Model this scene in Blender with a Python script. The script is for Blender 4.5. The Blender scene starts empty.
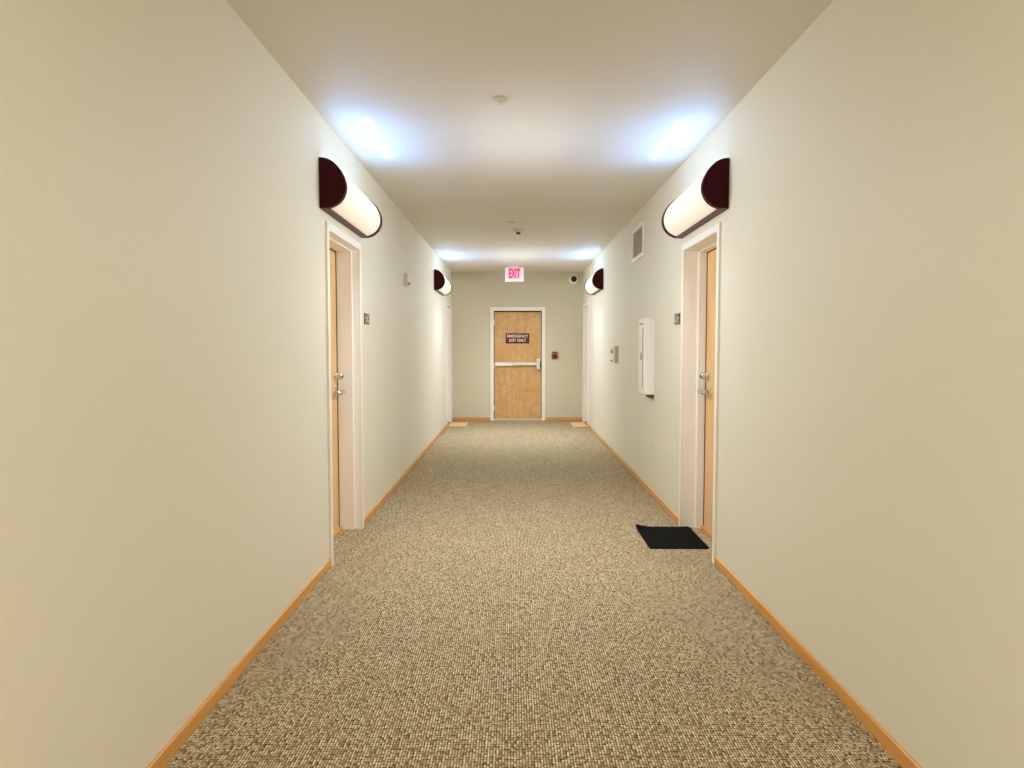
import bpy, bmesh, math, random
from mathutils import Vector, Matrix
random.seed(4)
S = bpy.context.scene
C = S.collection

# ------------------------------------------------------------------ camera, world, exposure
XL, XR = -1.210, 1.344          # corridor wall planes
ZC = 2.895                     # ceiling
YB, YE = -7.6, 13.70           # wall behind the camera, end wall
CAMH = 1.44
cd = bpy.data.cameras.new('camera'); cam = bpy.data.objects.new('camera', cd); C.objects.link(cam)
cam.location = (0, 0, CAMH)
cam.rotation_euler = (math.radians(90) - math.atan(37 / 700), 0, 0)
cd.sensor_width = 36; cd.lens = 700 / 1024 * 36; cd.clip_start = 0.05
cd.shift_x = -1.7 / 1024
S.camera = cam
S.view_settings.view_transform = 'Standard'; S.view_settings.look = 'None'
S.view_settings.gamma = 1; S.view_settings.use_curve_mapping = False
S.view_settings.exposure = -0.06
S.cycles.use_denoising = True
S.cycles.max_bounces = 16; S.cycles.diffuse_bounces = 10
w = bpy.data.worlds.new('world'); S.world = w; w.use_nodes = True
w.node_tree.nodes['Background'].inputs[0].default_value = (0.8, 0.85, 1, 1)
w.node_tree.nodes['Background'].inputs[1].default_value = 0.02

# the lamps of the corridor: wall sconces with an up light and a glowing diffuser
UP_COL = (0.16, 0.42, 1.0)
UP_W, BAND_W = 10.5, .17
N_OUT = 6                         # points along the diffuser that throw its light outward
OUT_W = dict(near=24.0, far=33.0, back=43.0)      # each
OUT_COL = dict(near=(.91, .97, .98), far=(.85, .93, 1.0), back=(1.0, .965, .86))

# ------------------------------------------------------------------ materials
def srgb(r, g, b):
    f = lambda c: (c / 255 / 12.92) if c / 255 <= .04045 else ((c / 255 + .055) / 1.055) ** 2.4
    return (f(r), f(g), f(b), 1)

def newmat(name):
    m = bpy.data.materials.new(name); m.use_nodes = True
    nt = m.node_tree
    return m, nt, nt.nodes['Principled BSDF']

def plain(name, col, rough=.5, metal=0, noise=0.03, bump=0, bscale=300, emit=None, es=0, coat=0):
    m, nt, b = newmat(name)
    tc = nt.nodes.new('ShaderNodeTexCoord')
    n = nt.nodes.new('ShaderNodeTexNoise'); n.inputs['Scale'].default_value = 14; n.inputs['Detail'].default_value = 4
    nt.links.new(tc.outputs['Object'], n.inputs['Vector'])
    mx = nt.nodes.new('ShaderNodeMix'); mx.data_type = 'RGBA'
    mx.inputs['A'].default_value = tuple(max(0, c * (1 - noise)) for c in col[:3]) + (1,)
    mx.inputs['B'].default_value = tuple(min(1, c * (1 + noise)) for c in col[:3]) + (1,)
    nt.links.new(n.outputs['Fac'], mx.inputs['Factor'])
    nt.links.new(mx.outputs['Result'], b.inputs['Base Color'])
    b.inputs['Roughness'].default_value = rough; b.inputs['Metallic'].default_value = metal
    if coat: b.inputs['Coat Weight'].default_value = coat; b.inputs['Coat Roughness'].default_value = .1
    if bump:
        n2 = nt.nodes.new('ShaderNodeTexNoise'); n2.inputs['Scale'].default_value = bscale; n2.inputs['Detail'].default_value = 2
        nt.links.new(tc.outputs['Object'], n2.inputs['Vector'])
        bp = nt.nodes.new('ShaderNodeBump'); bp.inputs['Strength'].default_value = bump; bp.inputs['Distance'].default_value = .002
        nt.links.new(n2.outputs['Fac'], bp.inputs['Height']); nt.links.new(bp.outputs['Normal'], b.inputs['Normal'])
    if emit:
        b.inputs['Emission Color'].default_value = emit; b.inputs['Emission Strength'].default_value = es
    return m

def wood(name, c1, c2, scale=(40, 40, 2.2), rough=.4, blotch=None):
    m, nt, b = newmat(name)
    tc = nt.nodes.new('ShaderNodeTexCoord'); mp = nt.nodes.new('ShaderNodeMapping'); mp.inputs['Scale'].default_value = scale
    n = nt.nodes.new('ShaderNodeTexNoise'); n.inputs['Scale'].default_value = 1; n.inputs['Detail'].default_value = 6; n.inputs['Distortion'].default_value = .6
    nt.links.new(tc.outputs['Object'], mp.inputs[0]); nt.links.new(mp.outputs[0], n.inputs['Vector'])
    cr = nt.nodes.new('ShaderNodeValToRGB'); cr.color_ramp.elements[0].position = .3; cr.color_ramp.elements[1].position = .7
    cr.color_ramp.elements[0].color = c1; cr.color_ramp.elements[1].color = c2
    nt.links.new(n.outputs['Fac'], cr.inputs[0])
    out = cr.outputs[0]
    if blotch:
        n3 = nt.nodes.new('ShaderNodeTexNoise'); n3.inputs['Scale'].default_value = 5; n3.inputs['Detail'].default_value = 5; n3.inputs['Distortion'].default_value = 1.5
        nt.links.new(tc.outputs['Object'], n3.inputs['Vector'])
        r3 = nt.nodes.new('ShaderNodeValToRGB'); r3.color_ramp.elements[0].position = .38; r3.color_ramp.elements[1].position = .62
        nt.links.new(n3.outputs['Fac'], r3.inputs[0])
        mx = nt.nodes.new('ShaderNodeMix'); mx.data_type = 'RGBA'; mx.inputs['B'].default_value = blotch
        mu = nt.nodes.new('ShaderNodeMath'); mu.operation = 'MULTIPLY'; mu.inputs[1].default_value = .5
        nt.links.new(r3.outputs[0], mu.inputs[0]); nt.links.new(mu.outputs[0], mx.inputs['Factor'])
        nt.links.new(out, mx.inputs['A']); out = mx.outputs['Result']
    nt.links.new(out, b.inputs['Base Color']); b.inputs['Roughness'].default_value = rough
    return m

def carpet_mat():
    m, nt, b = newmat('berber_carpet')
    tc = nt.nodes.new('ShaderNodeTexCoord')
    mp = nt.nodes.new('ShaderNodeMapping'); mp.inputs['Scale'].default_value = (96, 66, 1)
    nt.links.new(tc.outputs['Object'], mp.inputs[0])
    v = nt.nodes.new('ShaderNodeTexVoronoi'); v.voronoi_dimensions = '2D'; v.inputs['Scale'].default_value = 1; v.inputs['Randomness'].default_value = .5
    nt.links.new(mp.outputs[0], v.inputs['Vector'])
    sep = nt.nodes.new('ShaderNodeSeparateColor'); nt.links.new(v.outputs['Color'], sep.inputs[0])
    cr = nt.nodes.new('ShaderNodeValToRGB'); e = cr.color_ramp.elements
    e[0].position = 0; e[0].color = CARP[0]; e[1].position = 1; e[1].color = CARP[3]
    a = e.new(.34); a.color = CARP[1]; a = e.new(.7); a.color = CARP[2]
    nt.links.new(sep.outputs[0], cr.inputs[0])
    # gaps between the loops
    r2 = nt.nodes.new('ShaderNodeValToRGB'); r2.color_ramp.elements[0].position = .38; r2.color_ramp.elements[1].position = .66
    r2.color_ramp.elements[0].color = (1, 1, 1, 1); r2.color_ramp.elements[1].color = (.16, .13, .10, 1)
    nt.links.new(v.outputs['Distance'], r2.inputs[0])
    mx = nt.nodes.new('ShaderNodeMix'); mx.data_type = 'RGBA'; mx.blend_type = 'MULTIPLY'; mx.inputs['Factor'].default_value = 1
    nt.links.new(cr.outputs[0], mx.inputs['A']); nt.links.new(r2.outputs[0], mx.inputs['B'])
    # the loops stand in rows: darker grooves between the rows
    sx = nt.nodes.new('ShaderNodeSeparateXYZ'); nt.links.new(tc.outputs['Object'], sx.inputs[0])
    mm = nt.nodes.new('ShaderNodeMath'); mm.operation = 'MULTIPLY'; mm.inputs[1].default_value = 2 * math.pi * 96 ; nt.links.new(sx.outputs['X'], mm.inputs[0])
    sn = nt.nodes.new('ShaderNodeMath'); sn.operation = 'COSINE'; nt.links.new(mm.outputs[0], sn.inputs[0])
    rr = nt.nodes.new('ShaderNodeMapRange'); rr.inputs['From Min'].default_value = -1; rr.inputs['From Max'].default_value = .4; rr.inputs['To Min'].default_value = 1.05; rr.inputs['To Max'].default_value = .62; rr.clamp = False
    nt.links.new(sn.outputs[0], rr.inputs['Value'])
    m0 = nt.nodes.new('ShaderNodeMix'); m0.data_type = 'RGBA'; m0.blend_type = 'MULTIPLY'; m0.inputs['Factor'].default_value = 1
    nt.links.new(mx.outputs['Result'], m0.inputs['A']); nt.links.new(rr.outputs[0], m0.inputs['B']); mx = m0
    # faint large scale wear
    n = nt.nodes.new('ShaderNodeTexNoise'); n.inputs['Scale'].default_value = 1.3; n.inputs['Detail'].default_value = 5
    nt.links.new(tc.outputs['Object'], n.inputs['Vector'])
    r3 = nt.nodes.new('ShaderNodeMapRange'); r3.inputs['To Min'].default_value = .9; r3.inputs['To Max'].default_value = 1.08
    nt.links.new(n.outputs['Fac'], r3.inputs['Value'])
    m2 = nt.nodes.new('ShaderNodeMix'); m2.data_type = 'RGBA'; m2.blend_type = 'MULTIPLY'; m2.inputs['Factor'].default_value = 1
    nt.links.new(mx.outputs['Result'], m2.inputs['A']); nt.links.new(r3.outputs[0], m2.inputs['B'])
    nt.links.new(m2.outputs['Result'], b.inputs['Base Color'])
    b.inputs['Roughness'].default_value = .95; b.inputs['Specular IOR Level'].default_value = .1
    bp = nt.nodes.new('ShaderNodeBump'); bp.inputs['Strength'].default_value = .6; bp.inputs['Distance'].default_value = .004; bp.invert = True
    nt.links.new(v.outputs['Distance'], bp.inputs['Height']); nt.links.new(bp.outputs['Normal'], b.inputs['Normal'])
    return m

CARP = [srgb(172, 148, 112), srgb(204, 182, 144), srgb(216, 197, 160), srgb(236, 221, 188)]
M = dict(
    wall=plain('wall_paint', srgb(225, 220, 203), .55, noise=.012, bump=.12, bscale=180),
    endwall=plain('end_wall_paint', srgb(212, 206, 182), .6, noise=.012, bump=.12, bscale=180),
    ceiling=plain('ceiling_paint', srgb(226, 221, 212), .6, noise=.012, bump=.25, bscale=120),
    carpet=carpet_mat(),
    white=plain('white_enamel', srgb(243, 240, 233), .35, noise=.01),
    jamb=plain('cream_enamel', srgb(246, 246, 244), .4, noise=.01),
    plastic=plain('white_plastic', srgb(236, 234, 226), .4, noise=.01),
    offwhite=plain('aged_plastic', srgb(214, 206, 190), .5, noise=.02),
    grey=plain('grey_plastic', srgb(170, 164, 152), .5, noise=.04),
    maple=wood('maple_veneer', srgb(222, 172, 112), srgb(238, 196, 140), rough=.38),
    enddoor=wood('birch_veneer', srgb(204, 160, 104), srgb(222, 182, 126), (22, 22, 1.6), .35, blotch=srgb(192, 138, 76)),
    base=wood('maple_baseboard', srgb(206, 146, 76), srgb(224, 166, 92), (30, 1.6, 30), .3),
    basex=wood('maple_end_baseboard', srgb(206, 146, 76), srgb(224, 166, 92), (1.6, 30, 30), .3),
    mahog=plain('dark_mahogany', srgb(56, 3, 7), .45, noise=.25),
    mahogred=plain('red_mahogany', srgb(86, 22, 25), .4, noise=.15),
    gasket=plain('brown_gasket', srgb(72, 36, 28), .7),
    chrome=plain('satin_chrome', srgb(214, 214, 216), .14, metal=1, noise=.03),
    steel=plain('brushed_steel', srgb(232, 230, 226), .35, metal=.5, noise=.03),
    dark=plain('black_glass', srgb(12, 12, 14), .12),
    rubber=plain('black_rubber', srgb(14, 14, 14), .9, noise=.2, bump=.8, bscale=500),
    tan=plain('tan_mat_fibre', srgb(232, 196, 148), .85, noise=.12, bump=.6, bscale=400),
    plaque=plain('bronze_plaque', srgb(84, 78, 66), .4, noise=.2),
    plaquetxt=plain('plaque_lettering', srgb(200, 194, 178), .5),
    maroon=plain('maroon_plastic', srgb(110, 14, 22), .35),
    red=plain('red_enamel', srgb(112, 22, 26), .35),
    pinkwhite=plain('pull_lettering', srgb(220, 170, 168), .5),
    exitface=plain('exit_face', srgb(240, 236, 232), .4, emit=(1, .93, .93, 1), es=.05),
    exitred=plain('exit_letters', srgb(196, 14, 62), .4, emit=srgb(255, 40, 110), es=.3),
    letterglow=plain('painted_letter_glow', srgb(250, 176, 200), .4, emit=srgb(255, 130, 175), es=.3),  # halo of the lit letters, put in as pink colour and emission
    slot=plain('dark_recess', srgb(60, 58, 54), .8),
    shade=plain('acrylic_diffuser', srgb(240, 232, 216), .35, emit=(1.0, .90, .76, 1), es=.34),
    tube=plain('lit_tube', srgb(240, 240, 240), .5, emit=(.85, .92, 1, 1), es=3.0),
)

for _n, _v in (('mahog', .12), ('mahogred', .2), ('rubber', .08), ('gasket', .2)): M[_n].node_tree.nodes['Principled BSDF'].inputs['Specular IOR Level'].default_value = _v

# ------------------------------------------------------------------ helpers
def box(bm, x0, x1, y0, y1, z0, z1, bev=0):
    x0, x1 = sorted((x0, x1)); y0, y1 = sorted((y0, y1)); z0, z1 = sorted((z0, z1))
    r = bmesh.ops.create_cube(bm, size=1)
    vs = r['verts']
    bmesh.ops.scale(bm, vec=(x1 - x0, y1 - y0, z1 - z0), verts=vs)
    bmesh.ops.translate(bm, vec=((x0 + x1) / 2, (y0 + y1) / 2, (z0 + z1) / 2), verts=vs)
    if bev:
        es = list({e for v in vs for e in v.link_edges})
        bmesh.ops.bevel(bm, geom=es, offset=bev, segments=2, affect='EDGES', profile=.6)

def cyl(bm, p0, p1, r0, r1=None, n=24, bev=0):
    if r1 is None: r1 = r0
    p0, p1 = Vector(p0), Vector(p1); d = p1 - p0
    q = Vector((0, 0, 1)).rotation_difference(d.normalized()).to_matrix().to_4x4()
    r = bmesh.ops.create_cone(bm, cap_ends=True, segments=n, radius1=r0, radius2=r1, depth=d.length,
                              matrix=Matrix.Translation((p0 + p1) / 2) @ q)
    if bev:
        es = [e for e in {e for v in r['verts'] for e in v.link_edges} if len(e.link_faces) == 2 and max(len(f.verts) for f in e.link_faces) > 4]
        bmesh.ops.bevel(bm, geom=es, offset=bev, segments=2, affect='EDGES')

def lathe(bm, prof, origin, axis, n=32):
    """prof: list of (radius, distance along axis)"""
    q = Vector((0, 0, 1)).rotation_difference(Vector(axis).normalized()).to_matrix().to_4x4()
    mt = Matrix.Translation(origin) @ q
    rings = []
    for r, h in prof:
        if r < 1e-6: rings.append([bm.verts.new(mt @ Vector((0, 0, h)))])
        else: rings.append([bm.verts.new(mt @ Vector((r * math.cos(2 * math.pi * k / n), r * math.sin(2 * math.pi * k / n), h))) for k in range(n)])
    for a, b in zip(rings, rings[1:]):
        for k in range(n):
            q2 = [a[k % len(a)], a[(k + 1) % len(a)], b[(k + 1) % len(b)], b[k % len(b)]]
            u = []
            for v in q2:
                if v not in u: u.append(v)
            if len(u) > 2: bm.faces.new(u)

def prism(bm, pts, a0, a1, fn):
    """closed profile pts (p,q) swept from a0 to a1; fn(p,q,a) -> xyz"""
    A = [bm.verts.new(fn(p, q, a0)) for p, q in pts]; B = [bm.verts.new(fn(p, q, a1)) for p, q in pts]
    n = len(pts)
    for k in range(n): bm.faces.new([A[k], A[(k + 1) % n], B[(k + 1) % n], B[k]])
    bm.faces.new(A); bm.faces.new(B[::-1])

def tube(bm, pts, rads, n=12):
    pts = [Vector(p) for p in pts]; rings = []
    for i, p in enumerate(pts):
        t = (pts[min(i + 1, len(pts) - 1)] - pts[max(i - 1, 0)]).normalized()
        up = Vector((0, 0, 1)); s = t.cross(up).normalized(); u = s.cross(t).normalized()
        ra, rb = rads[i] if isinstance(rads[i], tuple) else (rads[i], rads[i])
        rings.append([bm.verts.new(p + s * ra * math.cos(2 * math.pi * k / n) + u * rb * math.sin(2 * math.pi * k / n)) for k in range(n)])
    for a, b in zip(rings, rings[1:]):
        for k in range(n): bm.faces.new([a[k], a[(k + 1) % n], b[(k + 1) % n], b[k]])
    bm.faces.new(rings[0]); bm.faces.new(rings[-1][::-1])

def obj(name, bm, mat, parent=None, loc=None, smooth=False):
    bmesh.ops.recalc_face_normals(bm, faces=bm.faces[:])
    me = bpy.data.meshes.new(name); bm.to_mesh(me); bm.free()
    me.materials.append(mat)
    if smooth:
        for p in me.polygons: p.use_smooth = True
        try: me.set_sharp_from_angle(angle=math.radians(35))
        except Exception: pass
    o = bpy.data.objects.new(name, me); C.objects.link(o)
    if parent: o.parent = parent
    if loc: o.location = loc
    return o

def tag(o, label, cat=None, group=None, kind=None):
    o['label'] = label
    if cat: o['category'] = cat
    if group: o['group'] = group
    if kind: o['kind'] = kind
    return o

def thing(name, loc, label, cat=None, group=None, kind=None):
    o = bpy.data.objects.new(name, None); C.objects.link(o); o.location = loc; o.empty_display_size = .1
    return tag(o, label, cat, group, kind)

def text_mesh(name, body, size, mat, mtx, parent, depth=.0015, squash=1, bold=0):
    cu = bpy.data.curves.new(name, 'FONT'); cu.body = body; cu.size = size; cu.align_x = 'CENTER'; cu.align_y = 'CENTER'
    cu.extrude = depth; cu.resolution_u = 3; cu.offset = bold
    t = bpy.data.objects.new(name + '_curve', cu); C.objects.link(t)
    dg = bpy.context.evaluated_depsgraph_get()
    me = bpy.data.meshes.new_from_object(t.evaluated_get(dg))
    bpy.data.objects.remove(t); bpy.data.curves.remove(cu)
    me.transform(mtx @ Matrix.Diagonal((squash, 1, 1, 1)))
    me.materials.clear(); me.materials.append(mat)
    o = bpy.data.objects.new(name, me); C.objects.link(o); o.parent = parent
    return o

# ------------------------------------------------------------------ room shell
DW, DH, CAS = .90, 2.195, .05       # clear opening, casing width
REC = .165                         # recess of the side doors
FY = 12.53               # near edge of the casings of the near and far doors
DOORS = {1: (4.53, FY), -1: (4.575, FY)}       # by side, +1 the left wall
T = .24

def side_wall(name, X, s, label):
    """s=+1 for the left wall (normal +x). Openings are cut where the doors stand."""
    bm = bmesh.new(); xo = X - s * T
    cuts = []
    for y in DOORS[s]: cuts.append((y + CAS - .02, y + CAS + DW + .02))
    y = YB
    for a, b in cuts:
        box(bm, X, xo, y, a, 0, ZC); box(bm, X, xo, a, b, DH + .02, ZC); y = b
    box(bm, X, xo, y, YE, 0, ZC)
    return tag(obj(name, bm, M['wall']), label, 'wall', kind='structure')

side_wall('wall_left', XL, 1, 'long cream painted wall with the number sign and the small ceiling-high sensor')
side_wall('wall_right', XR, -1, 'long cream painted wall carrying the fire extinguisher cabinet and the vent')
bm = bmesh.new(); EX0, EX1 = -.389, .548
box(bm, XL, EX0 - .01, YE, YE + .2, 0, ZC); box(bm, EX1 + .01, XR, YE, YE + .2, 0, ZC); box(bm, EX0 - .01, EX1 + .01, YE, YE + .2, 2.155, ZC)
tag(obj('wall_end', bm, M['endwall']), 'olive beige end wall around the emergency exit door', 'wall', kind='structure')
bm = bmesh.new(); box(bm, XL, XR, YB - .2, YB, 0, ZC)
tag(obj('wall_back', bm, M['wall']), 'cream painted wall closing the corridor behind the viewer', 'wall', kind='structure')
bm = bmesh.new(); box(bm, XL - T, XR + T, YB - .2, YE + .3, -.1, 0)
tag(obj('floor', bm, M['carpet']), 'beige and brown looped carpet covering the corridor floor', 'carpet', kind='structure')
bm = bmesh.new(); box(bm, XL - T, XR + T, YB - .2, YE + .3, ZC, ZC + .15)
tag(obj('ceiling', bm, M['ceiling']), 'pale smooth painted ceiling over the corridor', 'ceiling', kind='structure')

BH, BT = .058, .011
def bb_side(name, X, s, label):
    bm = bmesh.new(); segs = []; y = YB
    for d in DOORS[s]: segs.append((y, d)); y = d + 2 * CAS + DW
    segs.append((y, YE))
    for a, b in segs:
        prism(bm, [(0, 0), (BT, 0), (BT, BH - .004), (BT - .004, BH), (0, BH)], a, b, lambda p, q, t: (X + s * p, t, q))
    tag(obj(name, bm, M['base']), label, 'baseboard', kind='structure')
bb_side('baseboard_left', XL, 1, 'honey maple baseboard along the wall with the small sensor')
bb_side('baseboard_right', XR, -1, 'honey maple baseboard along the wall with the extinguisher cabinet')
bm = bmesh.new()
for a, b in ((XL + BT, EX0 - .07), (EX1 + .07, XR - BT)):
    prism(bm, [(0, 0), (BT, 0), (BT, BH - .004), (BT - .004, BH), (0, BH)], a, b, lambda p, q, t: (t, YE - p, q))
tag(obj('baseboard_end', bm, M['basex']), 'honey maple baseboard either side of the exit door', 'baseboard', kind='structure')

# ------------------------------------------------------------------ side doors
def lever_set(root, s, y, z, n0):
    """s: side sign, n0: face of the leaf (local n, x = s*n)"""
    P = lambda n, yy, zz: (s * n, yy, zz)
    bm = bmesh.new(); lathe(bm, [(0, 0), (.033, 0), (.033, .006), (.028, .010), (.012, .012), (0, .012)], P(n0, y, z), (s, 0, 0)); h = obj('lever_handle', bm, M['chrome'], root, smooth=True)
    bm = bmesh.new()
    cyl(bm, P(n0 + .008, y, z), P(n0 + .064, y, z), .015, .014, 16)
    tube(bm, [P(n0 + .062, y + .014, z), P(n0 + .070, y - .005, z), P(n0 + .072, y - .04, z + .002), P(n0 + .070, y - .08, z + .001), P(n0 + .063, y - .112, z - .003), P(n0 + .058, y - .122, z - .004)],
         [(.012, .018), (.014, .022), (.013, .020), (.012, .018), (.012, .017), (.007, .012)])
    obj('lever', bm, M['chrome'], h, smooth=True)
    zb = z + .122
    bm = bmesh.new(); lathe(bm, [(0, 0), (.036, 0), (.036, .008), (.028, .012), (.026, .056), (.022, .060), (0, .060)], P(n0, y, zb), (s, 0, 0)); d = obj('deadbolt', bm, M['chrome'], root, smooth=True)
    bm = bmesh.new(); lathe(bm, [(0, 0), (.012, 0), (.012, .003), (0, .003)], P(n0 + .060, y, zb), (s, 0, 0), 20)
    box(bm, *sorted((s * (n0 + .063), s * (n0 + .0645))), y - .0015, y + .0015, zb - .008, zb + .008)
    obj('keyhole', bm, M['slot'], d)

def side_door(num, X, s, y0, step, label):
    root = thing('door_%d' % num, (X, y0, 0), label, 'door', kind='structure')
    a, b = CAS, CAS + DW; ci = .015      # casing proud of the wall
    B = lambda bm, n0, n1, y_0, y_1, z_0, z_1, bev=0: box(bm, s * n0, s * n1, y_0, y_1, z_0, z_1, bev)
    bm = bmesh.new()
    prism(bm, [(0, 0), (CAS, 0), (CAS, DH), (b, DH), (b, 0), (b + CAS, 0), (b + CAS, DH + CAS), (0, DH + CAS)], 0.0, ci, lambda p, q, t: (s * t, p, q))
    obj('casing', bm, M['white'], root)
    bm = bmesh.new(); h = .017
    for (n0, n1, k) in ((0.0, -step, 0), (-step, -REC, h)):
        B(bm, n0, n1, a - .02, a + k, 0, DH + .02); B(bm, n0, n1, b - k, b + .02, 0, DH + .02); B(bm, n0, n1, a + k, b - k, DH - k, DH + .02)
    B(bm, -REC, -REC - .06, a - .02, a + .001, 0, DH + .02); B(bm, -REC, -REC - .06, b - .001, b + .02, 0, DH + .02); B(bm, -REC, -REC - .06, a, b, DH - .001, DH + .02)
    obj('jamb', bm, M['jamb'], root)
    bm = bmesh.new(); g = .006; n0 = -REC
    for q in (0,):
        B(bm, n0 + .001, n0 - .004, a + h - .001, a + h + g, 0.015, DH - h); B(bm, n0 + .001, n0 - .004, b - h - g, b - h + .001, 0.015, DH - h); B(bm, n0 + .001, n0 - .004, a + h, b - h, DH - h - g, DH - h + .001)
    obj('weatherstrip', bm, M['gasket'], root)
    bm = bmesh.new(); B(bm, -REC - .004, -REC - .045, a + .003, b - .003, .012, DH - .003)
    leaf = obj('door_leaf', bm, M['maple'], root)
    bm = bmesh.new(); B(bm, -REC + .022, -REC - .06, a + h, b - h, 0, .022, .004)
    obj('threshold', bm, M['base'], root)
    lever_set(root, s, b - .012 - .075, 1.093, -REC - .004)
    return root

side_door(1, XL, 1, DOORS[1][0], .048, 'maple door in white frame across the corridor from the black mat')
side_door(2, XR, -1, DOORS[-1][0], .105, 'maple door in white frame with the black mat before it')
side_door(3, XL, 1, FY, .06, 'recessed door in white frame by the end wall, on the side of the small wall sensor')
side_door(4, XR, -1, FY, .105, 'recessed door in white frame by the end wall, below the round camera')

# ------------------------------------------------------------------ emergency exit door
root = thing('door_5', (0, YE, 0), 'blotchy birch emergency exit door with a push bar at the corridor end', 'door', kind='structure')
CW = .07
bm = bmesh.new()
prism(bm, [(EX0 - CW, 0), (EX0, 0), (EX0, 2.145), (EX1, 2.145), (EX1, 0), (EX1 + CW, 0), (EX1 + CW, 2.145 + CW), (EX0 - CW, 2.145 + CW)], 0, .02, lambda p, q, t: (p, -t, q))
obj('casing', bm, M['white'], root)
bm = bmesh.new()
box(bm, EX0 - .01, EX0, 0, .12, 0, 2.155); box(bm, EX1, EX1 + .01, 0, .12, 0, 2.155); box(bm, EX0, EX1, 0, .12, 2.145, 2.155)
obj('jamb', bm, M['white'], root)
bm = bmesh.new()
box(bm, EX0, EX0 + .012, .03, .04, 0.02, 2.145); box(bm, EX1 - .012, EX1, .03, .04, 0.02, 2.145); box(bm, EX0, EX1, .03, .04, 2.12, 2.145)
obj('weatherstrip', bm, M['gasket'], root)
bm = bmesh.new(); box(bm, EX0 + .003, EX1 - .003, .035, .08, .03, 2.14); obj('door_leaf', bm, M['enddoor'], root)
bm = bmesh.new(); box(bm, EX0, EX1, -.02, .1, 0, .028, .004); obj('threshold', bm, M['offwhite'], root)
bm = bmesh.new()   # push bar
box(bm, -.36, .46, -.005, .035, 1.075, 1.135, .006)
bar = obj('push_bar', bm, M['steel'], root)
bm = bmesh.new(); box(bm, -.02, .42, -.04, 0, 1.082, 1.128, .008); obj('push_pad', bm, M['steel'], bar)
bm = bmesh.new(); box(bm, -.36, -.03, -.03, 0, 1.072, 1.138, .006); obj('rail_cover', bm, M['white'], bar)
bm = bmesh.new(); box(bm, .447, .515, -.045, .036, 1.0, 1.205, .012); obj('latch_case', bm, M['steel'], bar)
bm = bmesh.new(); box(bm, .515, .547, -.02, .034, 1.05, 1.155, .006); obj('strike', bm, M['slot'], bar)
for z in (.25, 1.07, 1.92):
    bm = bmesh.new(); cyl(bm, (EX0 + .004, .028, z - .05), (EX0 + .004, .028, z + .05), .008, n=12); obj('hinge', bm, M['steel'], root)

RX = Matrix.Rotation(math.radians(90), 4, 'X')       # text upright, facing -Y
sg = thing('door_sign', (.075, YE + .033, 1.61), 'maroon sign with white emergency exit only lettering on the end door', 'sign')
bm = bmesh.new(); box(bm, -.232, .232, -.006, 0, -.1, .1, .003); obj('sign_plate', bm, M['maroon'], sg)
text_mesh('lettering', 'EMERGENCY', .078, M['plastic'], Matrix.Translation((0, -.008, .040)) @ RX, sg, squash=.93, bold=.001)
text_mesh('lettering', 'EXIT ONLY', .078, M['plastic'], Matrix.Translation((0, -.008, -.043)) @ RX, sg, squash=.84, bold=.0015)

# exit sign under the ceiling
ex = thing('exit_sign', (.012, 12.72, ZC), 'white illuminated exit sign with pink red letters hanging from the ceiling', 'exit sign')
bm = bmesh.new(); box(bm, -.169, .169, -.03, .03, -.278, -.022, .01); obj('sign_housing', bm, M['exitface'], ex)
bm = bmesh.new(); cyl(bm, (0, 0, -.024), (0, 0, 0), .06, .075, 28); box(bm, -.07, .07, -.028, .028, -.024, -.01); obj('canopy', bm, M['plastic'], ex)
bm = bmesh.new(); box(bm, -.108, .108, -.0312, -.03, -.228, -.03); obj('letter_glow_panel', bm, M['letterglow'], ex)  # thin pink panel added to paint the glow around the letters
text_mesh('letters', 'EXIT', .225, M['exitred'], Matrix.Translation((0, -.032, -.142)) @ RX, ex, squash=.44, bold=.005)

# turret camera
tc = thing('security_camera', (1.165, YE, 2.755), 'round white security camera with black dome near the ceiling corner', 'camera')
bm = bmesh.new(); lathe(bm, [(0, 0), (.092, 0), (.092, .03), (.086, .045), (.07, .06), (.058, .064), (.058, .05), (0, .05)], (0, 0, 0), (0, -1, 0)); obj('housing', bm, M['plastic'], tc, smooth=True)
bm = bmesh.new(); lathe(bm, [(.058, .052), (.057, .062), (.05, .078), (.034, .092), (.015, .099), (0, .1)], (0, 0, 0), (0, -1, 0)); ball = obj('dome', bm, M['dark'], tc, smooth=True)
bm = bmesh.new(); lathe(bm, [(0, 0), (.02, 0), (.02, .004), (.012, .006), (0, .006)], (0, -.098, 0), (0, -1, 0)); obj('lens_ring', bm, M['slot'], ball, smooth=True)

# fire alarm pull station
pl = thing('fire_alarm_pull', (.80, YE, 1.283), 'small dark red fire alarm pull station beside the exit door', 'fire alarm')
bm = bmesh.new(); box(bm, -.055, .055, -.045, 0, -.065, .065, .006); obj('body', bm, M['red'], pl)
bm = bmesh.new(); box(bm, -.045, .045, -.058, -.04, -.052, -.008, .004); box(bm, -.011, .011, -.058, -.04, -.01, .05, .003); obj('pull_handle', bm, M['maroon'], pl)
for a in (-.045, .016):
    bm = bmesh.new(); box(bm, a, a + .029, -.0475, -.044, .022, .042); obj('label_strip', bm, M['pinkwhite'], pl)

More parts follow.
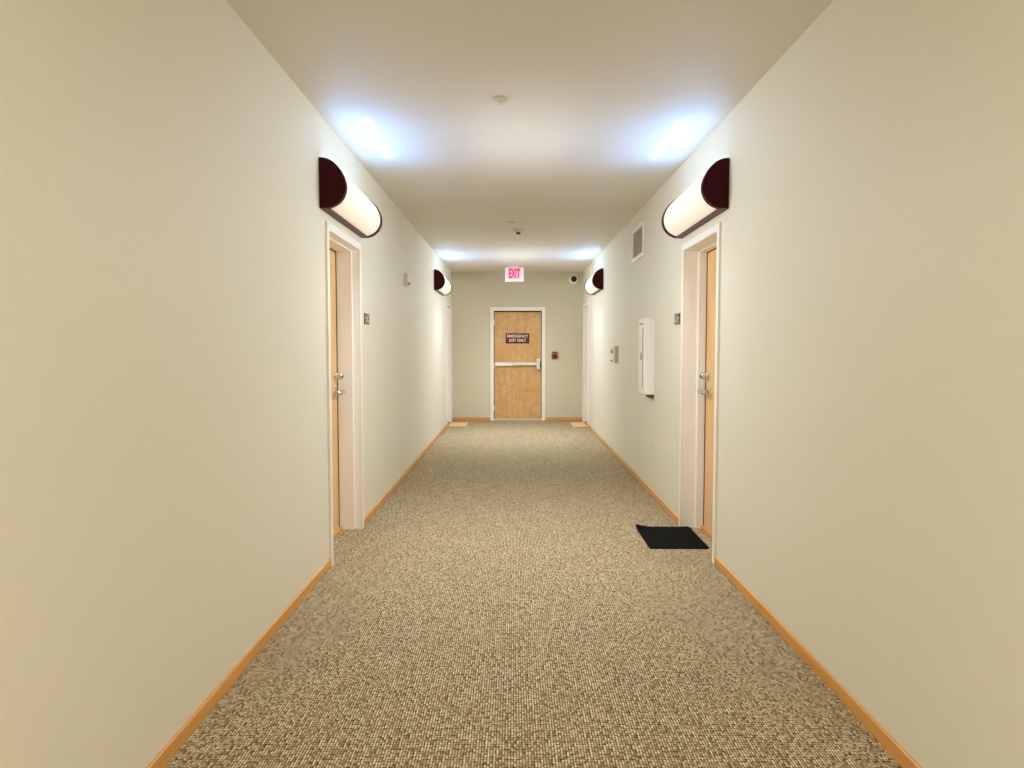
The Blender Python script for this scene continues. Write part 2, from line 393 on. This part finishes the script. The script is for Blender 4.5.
# ------------------------------------------------------------------ wall sconces
PROF = [(0, .32), (.03, .318), (.06, .309), (.09, .291), (.118, .262), (.141, .226), (.157, .187), (.165, .148), (.163, .110), (.15, .073), (.128, .042), (.1, .02), (.07, .006), (.05, 0), (0, 0)]
def spline(P, n=4):
    out = []
    for i in range(len(P) - 1):
        p0, p1, p2, p3 = P[max(i - 1, 0)], P[i], P[i + 1], P[min(i + 2, len(P) - 1)]
        for k in range(n):
            t = k / n
            out.append(tuple(.5 * (2 * p1[a] + (p2[a] - p0[a]) * t + (2 * p0[a] - 5 * p1[a] + 4 * p2[a] - p3[a]) * t * t + (3 * p1[a] - p0[a] - 3 * p2[a] + p3[a]) * t ** 3) for a in (0, 1)))
    return out + [P[-1]]
PROF = [(p, q * .31 / .32) for p, q in PROF]
PROF = spline(PROF[:-1], 4) + [PROF[-1]]
L = 1.22
def sconce(X, s, y0, z0, label, zone='near'):
    root = thing('wall_sconce', (X, y0, z0), label, 'wall lamp', 'half-round wood and acrylic sconces above the doors')
    F = lambda p, q, t: (s * p, t, q)
    for a in (0, L - .045):
        bm = bmesh.new(); prism(bm, PROF, a, a + .045, F)
        bmesh.ops.bevel(bm, geom=[e for e in bm.edges if abs(e.verts[0].co.y - e.verts[1].co.y) < 1e-5], offset=.004, segments=2, affect='EDGES')
        obj('end_cap', bm, M['mahog'], root)
    for a in (.045, L - .051):
        bm = bmesh.new(); prism(bm, [(p * .99, .155 + (q - .155) * .99) for p, q in PROF], a, a + .006, F); obj('cap_trim', bm, M['mahogred'], root)
    bm = bmesh.new(); prism(bm, [(0, 0), (.055, 0), (.055, .008), (.046, .012), (.055, .016), (.055, .022), (0, .022)], .044, L - .044, F); obj('bottom_rail', bm, M['mahogred'], root)
    bm = bmesh.new(); box(bm, 0, s * .012, .045, L - .045, .022, .26); obj('back_plate', bm, M['white'], root)
    # acrylic diffuser, a thin curved shell, open at the top
    k = .955; outer = [(p * k, .16 + (q - .16) * k) for p, q in PROF[14:-1]]; inner = [(p - .006 * (1 if p > .05 else .3), q + (.004 if q < .1 else -.001)) for p, q in outer]
    bm = bmesh.new(); prism(bm, outer + inner[::-1], .04, L - .04, F)
    obj('diffuser', bm, M['shade'], root, smooth=True)
    for yy in (1,):
        bm = bmesh.new(); cyl(bm, (s * .06, .06, .16), (s * .06, L - .06, .16), .013, n=12); obj('fluorescent_tube', bm, M['tube'], root, smooth=True)
    def area(nm, n, z, sx, sy, e, col, tilt=0, spread=180):
        ld = bpy.data.lights.new(nm, 'AREA'); ld.shape = 'RECTANGLE'; ld.size = sx; ld.size_y = sy; ld.energy = e; ld.color = col; ld.spread = math.radians(spread)
        o = bpy.data.objects.new(nm, ld); C.objects.link(o); o.parent = root
        o.location = (s * n, L / 2, z); o.rotation_euler = (math.pi, 0, 0)
        o.rotation_euler = Matrix.Rotation(s * math.radians(tilt), 3, 'Y').to_4x4().to_3x3().__matmul__(Matrix.Rotation(math.pi, 3, 'X')).to_euler()
    area('up_light', .08, .265, .07, 1.08, UP_W, UP_COL, 68, 170)
    for k in range(N_OUT):
        ld = bpy.data.lights.new('diffuser_light', 'SPOT'); ld.spot_size = math.radians(156); ld.spot_blend = .9; ld.shadow_soft_size = 0
        ld.energy = OUT_W[zone]; ld.color = OUT_COL[zone]
        o = bpy.data.objects.new('diffuser_light', ld); C.objects.link(o); o.parent = root
        o.location = (s * .176, .14 + (L - .28) * k / (N_OUT - 1), .14)
        o.rotation_euler = (0, -s * math.radians(50), 0)
    area('band_light', .085, .262, .05, .95, BAND_W, (.9, .95, 1), 29, 14)
    return root
sconce(XL, 1, 4.41, 2.306, 'near half-round sconce over the maple door facing the black mat')
sconce(XR, -1, 4.425, 2.306, 'near half-round sconce over the maple door with the black mat')
sconce(XL, 1, 10.68, 2.306, 'far half-round sconce on the wall with the small sensor', 'far')
sconce(XR, -1, 10.55, 2.306, 'far half-round sconce beyond the wall vent', 'far')
sconce(XL, 1, -1.9, 2.306, 'half-round sconce behind the viewer on the sensor wall', 'back')
sconce(XR, -1, -1.9, 2.306, 'half-round sconce behind the viewer on the cabinet wall', 'back')

# ------------------------------------------------------------------ room number plaques
def plaque(X, s, y, wd, label):
    root = thing('number_sign', (X, y, 1.625), label, 'sign', 'room number signs')
    bm = bmesh.new(); box(bm, 0, s * .006, 0, wd, 0, .09, .0015); obj('sign_plate', bm, M['plaque'], root)
    bm = bmesh.new()
    for (a, b, c, d) in ((.15, .38, .52, .66), (.48, .62, .30, .66), (.22, .5, .16, .26), (.68, .85, .2, .42), (.6, .8, .74, .84)):
        box(bm, s * .006, s * .0075, wd * a, wd * b, .09 * c, .09 * d)
    obj('raised_marks', bm, M['plaquetxt'], root)
plaque(XL, 1, 5.675, .18, 'dark number sign beside the frame of the door facing the black mat')
plaque(XR, -1, 5.665, .18, 'dark number sign beside the frame of the door with the black mat')
plaque(XL, 1, 13.58, .1, 'dark number sign in the end corner on the sensor side')
plaque(XR, -1, 13.58, .1, 'dark number sign in the end corner below the round camera')

# ------------------------------------------------------------------ fire extinguisher cabinet
root = thing('extinguisher_cabinet', (XR, 6.68, .985), 'white metal fire extinguisher cabinet with a narrow dark window on the wall', 'cabinet')
W_, H_, D_ = .30, .73, .088
bm = bmesh.new(); box(bm, 0, -D_, 0, W_, 0, H_, .003); obj('body', bm, M['white'], root)
bm = bmesh.new()   # door frame around the narrow pane
n0, n1 = -D_, -D_ - .012; wy0, wy1 = .055, .115
box(bm, n0, n1, .006, wy0, .006, H_ - .006); box(bm, n0, n1, wy1, W_ - .006, .006, H_ - .006)
box(bm, n0, n1, wy0, wy1, .006, .07); box(bm, n0, n1, wy0, wy1, H_ - .09, H_ - .006)
dr = obj('cabinet_door', bm, M['white'], root)
bm = bmesh.new(); box(bm, -D_ + .001, -D_ - .005, wy0, wy1, .07, H_ - .09); obj('pane', bm, M['dark'], dr)
bm = bmesh.new(); box(bm, n1 - .012, n1, .12, .145, .33, .40, .004); obj('latch', bm, M['chrome'], dr)
bm = bmesh.new(); box(bm, n1 - .0015, n1, .05, .25, H_ - .062, H_ - .045); obj('label_strip', bm, M['grey'], dr)
bm = bmesh.new(); prism(bm, [(0.0, 0), (.075, 0), (.05, -.035), (0, -.035)], .02, .12, lambda p, q, t: (-p, t, q)); obj('dark_wedge', bm, M['plaque'], root)  # dark tapered wedge below the cabinet body

# vent
root = thing('wall_vent', (XR, 7.24, 2.375), 'white framed louvred air vent high on the wall', 'vent')
W_, H_ = .66, .365; fr = .045
bm = bmesh.new()
for (y0, y1, z0, z1) in ((0, W_, 0, fr), (0, W_, H_ - fr, H_), (0, fr, fr, H_ - fr), (W_ - fr, W_, fr, H_ - fr)): box(bm, 0, -.02, y0, y1, z0, z1, .003)
obj('frame', bm, M['white'], root)
bm = bmesh.new(); box(bm, -.001, -.004, fr, W_ - fr, fr, H_ - fr); obj('back_panel', bm, M['offwhite'], root)
n = 14; bm = bmesh.new()
for k in range(n):
    z = fr + (k + .5) * (H_ - 2 * fr) / n
    prism(bm, [(.004, z + .008), (.006, z + .008), (.018, z - .006), (.016, z - .006)], fr, W_ - fr, lambda p, q, t: (-p, t, q))
obj('louvres', bm, M['offwhite'], root)

# thermostat in its guard box
root = thing('thermostat', (XR, 9.0, 1.235), 'beige boxed thermostat on the wall between vent and far sconce', 'thermostat')
bm = bmesh.new(); box(bm, 0, -.012, 0, .50, .0, .215, .004); obj('base_plate', bm, M['offwhite'], root)
bm = bmesh.new(); box(bm, -.012, -.05, .02, .17, .0, .215, .006); obj('side_unit', bm, M['offwhite'], root)
bm = bmesh.new(); box(bm, -.012, -.045, .19, .48, .03, .2, .01); cv = obj('cover', bm, M['plastic'], root)
bm = bmesh.new(); box(bm, -.044, -.047, .24, .36, .12, .175); obj('display', bm, M['slot'], cv)
bm = bmesh.new(); cyl(bm, (-.03, .42, .012), (-.03, .42, .032), .008, n=12); obj('knob', bm, M['slot'], cv)

# sensor on the other wall
root = thing('wall_sensor', (XL, 7.78, 2.12), 'small off-white box sensor high on the wall opposite the vent', 'sensor')
bm = bmesh.new(); box(bm, 0, .038, 0, .15, 0, .135, .006); obj('body', bm, M['offwhite'], root)
bm = bmesh.new(); box(bm, .038, .044, .03, .12, .045, .12, .003); obj('front_panel', bm, M['plastic'], root)
bm = bmesh.new(); lathe(bm, [(0, 0), (.014, 0), (.013, .008), (.007, .014), (0, .015)], (.038, .075, .025), (1, 0, 0), 20); obj('lens', bm, M['slot'], root, smooth=True)

# outlet
root = thing('wall_outlet', (XR, 6.86, .395), 'white electrical outlet low on the wall under the extinguisher cabinet', 'outlet')
bm = bmesh.new(); box(bm, 0, -.007, 0, .075, 0, .118, .003); obj('cover_plate', bm, M['plastic'], root)
for z in (.03, .088):
    bm = bmesh.new(); box(bm, -.007, -.009, .02, .055, z - .015, z + .015, .001); sk = obj('socket', bm, M['white'], root)
    bm = bmesh.new(); box(bm, -.009, -.0095, .029, .031, z - .006, z + .006); box(bm, -.009, -.0095, .043, .045, z - .006, z + .006); obj('slots', bm, M['slot'], sk)

# ------------------------------------------------------------------ ceiling fittings
def sprinkler(x, y, label):
    root = thing('fire_sprinkler', (x, y, ZC), label, 'sprinkler', 'ceiling sprinklers')
    bm = bmesh.new(); lathe(bm, [(0, 0), (.045, 0), (.043, -.012), (.028, -.015), (.02, -.012), (0, -.012)][::1], (0, 0, 0), (0, 0, 1)); obj('escutcheon', bm, M['offwhite'], root, smooth=True)
    bm = bmesh.new(); cyl(bm, (0, 0, -.012), (0, 0, -.024), .008, .007, 16)
    for a in (-1, 1):
        tube(bm, [(a * .008, 0, -.02), (a * .012, 0, -.030), (a * .003, 0, -.042)], [.0025] * 3, 8)
    obj('frame', bm, M['plastic'], root, smooth=True)
    bm = bmesh.new(); cyl(bm, (0, 0, -.042), (0, 0, -.044), .013, n=20); obj('deflector', bm, M['plastic'], root)
sprinkler(-.073, 4.18, 'pale fire sprinkler on the ceiling between the near sconces')
sprinkler(-.03, 8.25, 'tiny fire sprinkler on the ceiling just before the smoke detector')
root = thing('smoke_detector', (.056, 8.78, ZC), 'small conical smoke detector with dark underside on the ceiling', 'smoke detector')
bm = bmesh.new(); lathe(bm, [(0, 0), (.07, 0), (.07, -.01), (.055, -.02), (.034, -.034), (.03, -.036), (0, -.036)], (0, 0, 0), (0, 0, 1)); obj('base', bm, M['offwhite'], root, smooth=True)
bm = bmesh.new(); lathe(bm, [(0, -.036), (.026, -.036), (.026, -.052), (.02, -.056), (0, -.056)], (0, 0, 0), (0, 0, 1)); obj('sensing_chamber', bm, M['slot'], root, smooth=True)

# ------------------------------------------------------------------ mats
def mat_mesh(w_, d_, t, r=.02, curl=None, n=26, m_=26):
    bm = bmesh.new(); g = {}
    def pos(u, v):
        x, y = u * w_, v * d_
        cx = min(max(x, r), w_ - r); cy = min(max(y, r), d_ - r)
        dx, dy = x - cx, y - cy; l = math.hypot(dx, dy)
        if l > r and dx and dy: x, y = cx + dx / l * r, cy + dy / l * r
        z = 0
        if curl:
            q = math.hypot((x - curl[0]) , (y - curl[1])); z = max(0, curl[3] * (1 - q / curl[2])) ** 1.0 if q < curl[2] else 0
            z = z * z / curl[3] if curl[3] else 0
        z += .001 * math.sin(x * 17) * math.sin(y * 13) + .0008
        return x, y, max(z, 0.0005)
    for lay in (0, 1):
        for i in range(n + 1):
            for j in range(m_ + 1):
                x, y, z = pos(i / n, j / m_); g[lay, i, j] = bm.verts.new((x, y, z + lay * t))
    for i in range(n):
        for j in range(m_):
            for lay in (0, 1): bm.faces.new([g[lay, i, j], g[lay, i + 1, j], g[lay, i + 1, j + 1], g[lay, i, j + 1]])
    for i in range(n):
        for j in (0, m_): bm.faces.new([g[0, i, j], g[0, i + 1, j], g[1, i + 1, j], g[1, i, j]])
    for j in range(m_):
        for i in (0, n): bm.faces.new([g[0, i, j], g[0, i, j + 1], g[1, i, j + 1], g[1, i, j]])
    return bm
o = obj('door_mat', mat_mesh(.428, .60, .007, curl=(0, .6, .13, .024)), M['rubber'], loc=(.972, 4.925, 0), smooth=True)
tag(o, 'black rubber door mat with a curled corner lying on the carpet', 'door mat')
o = obj('door_mat', mat_mesh(.325, .62, .006, r=.01), M['tan'], loc=(XL + .014, 12.66, 0), smooth=True)
tag(o, 'pale tan mat by the end door on the sensor side of the corridor', 'door mat', 'tan mats before the far doors')
o = obj('door_mat', mat_mesh(.25, .68, .006, r=.01), M['tan'], loc=(XR - .264, 12.6, 0), smooth=True)
tag(o, 'pale tan mat by the far door under the round camera', 'door mat', 'tan mats before the far doors')
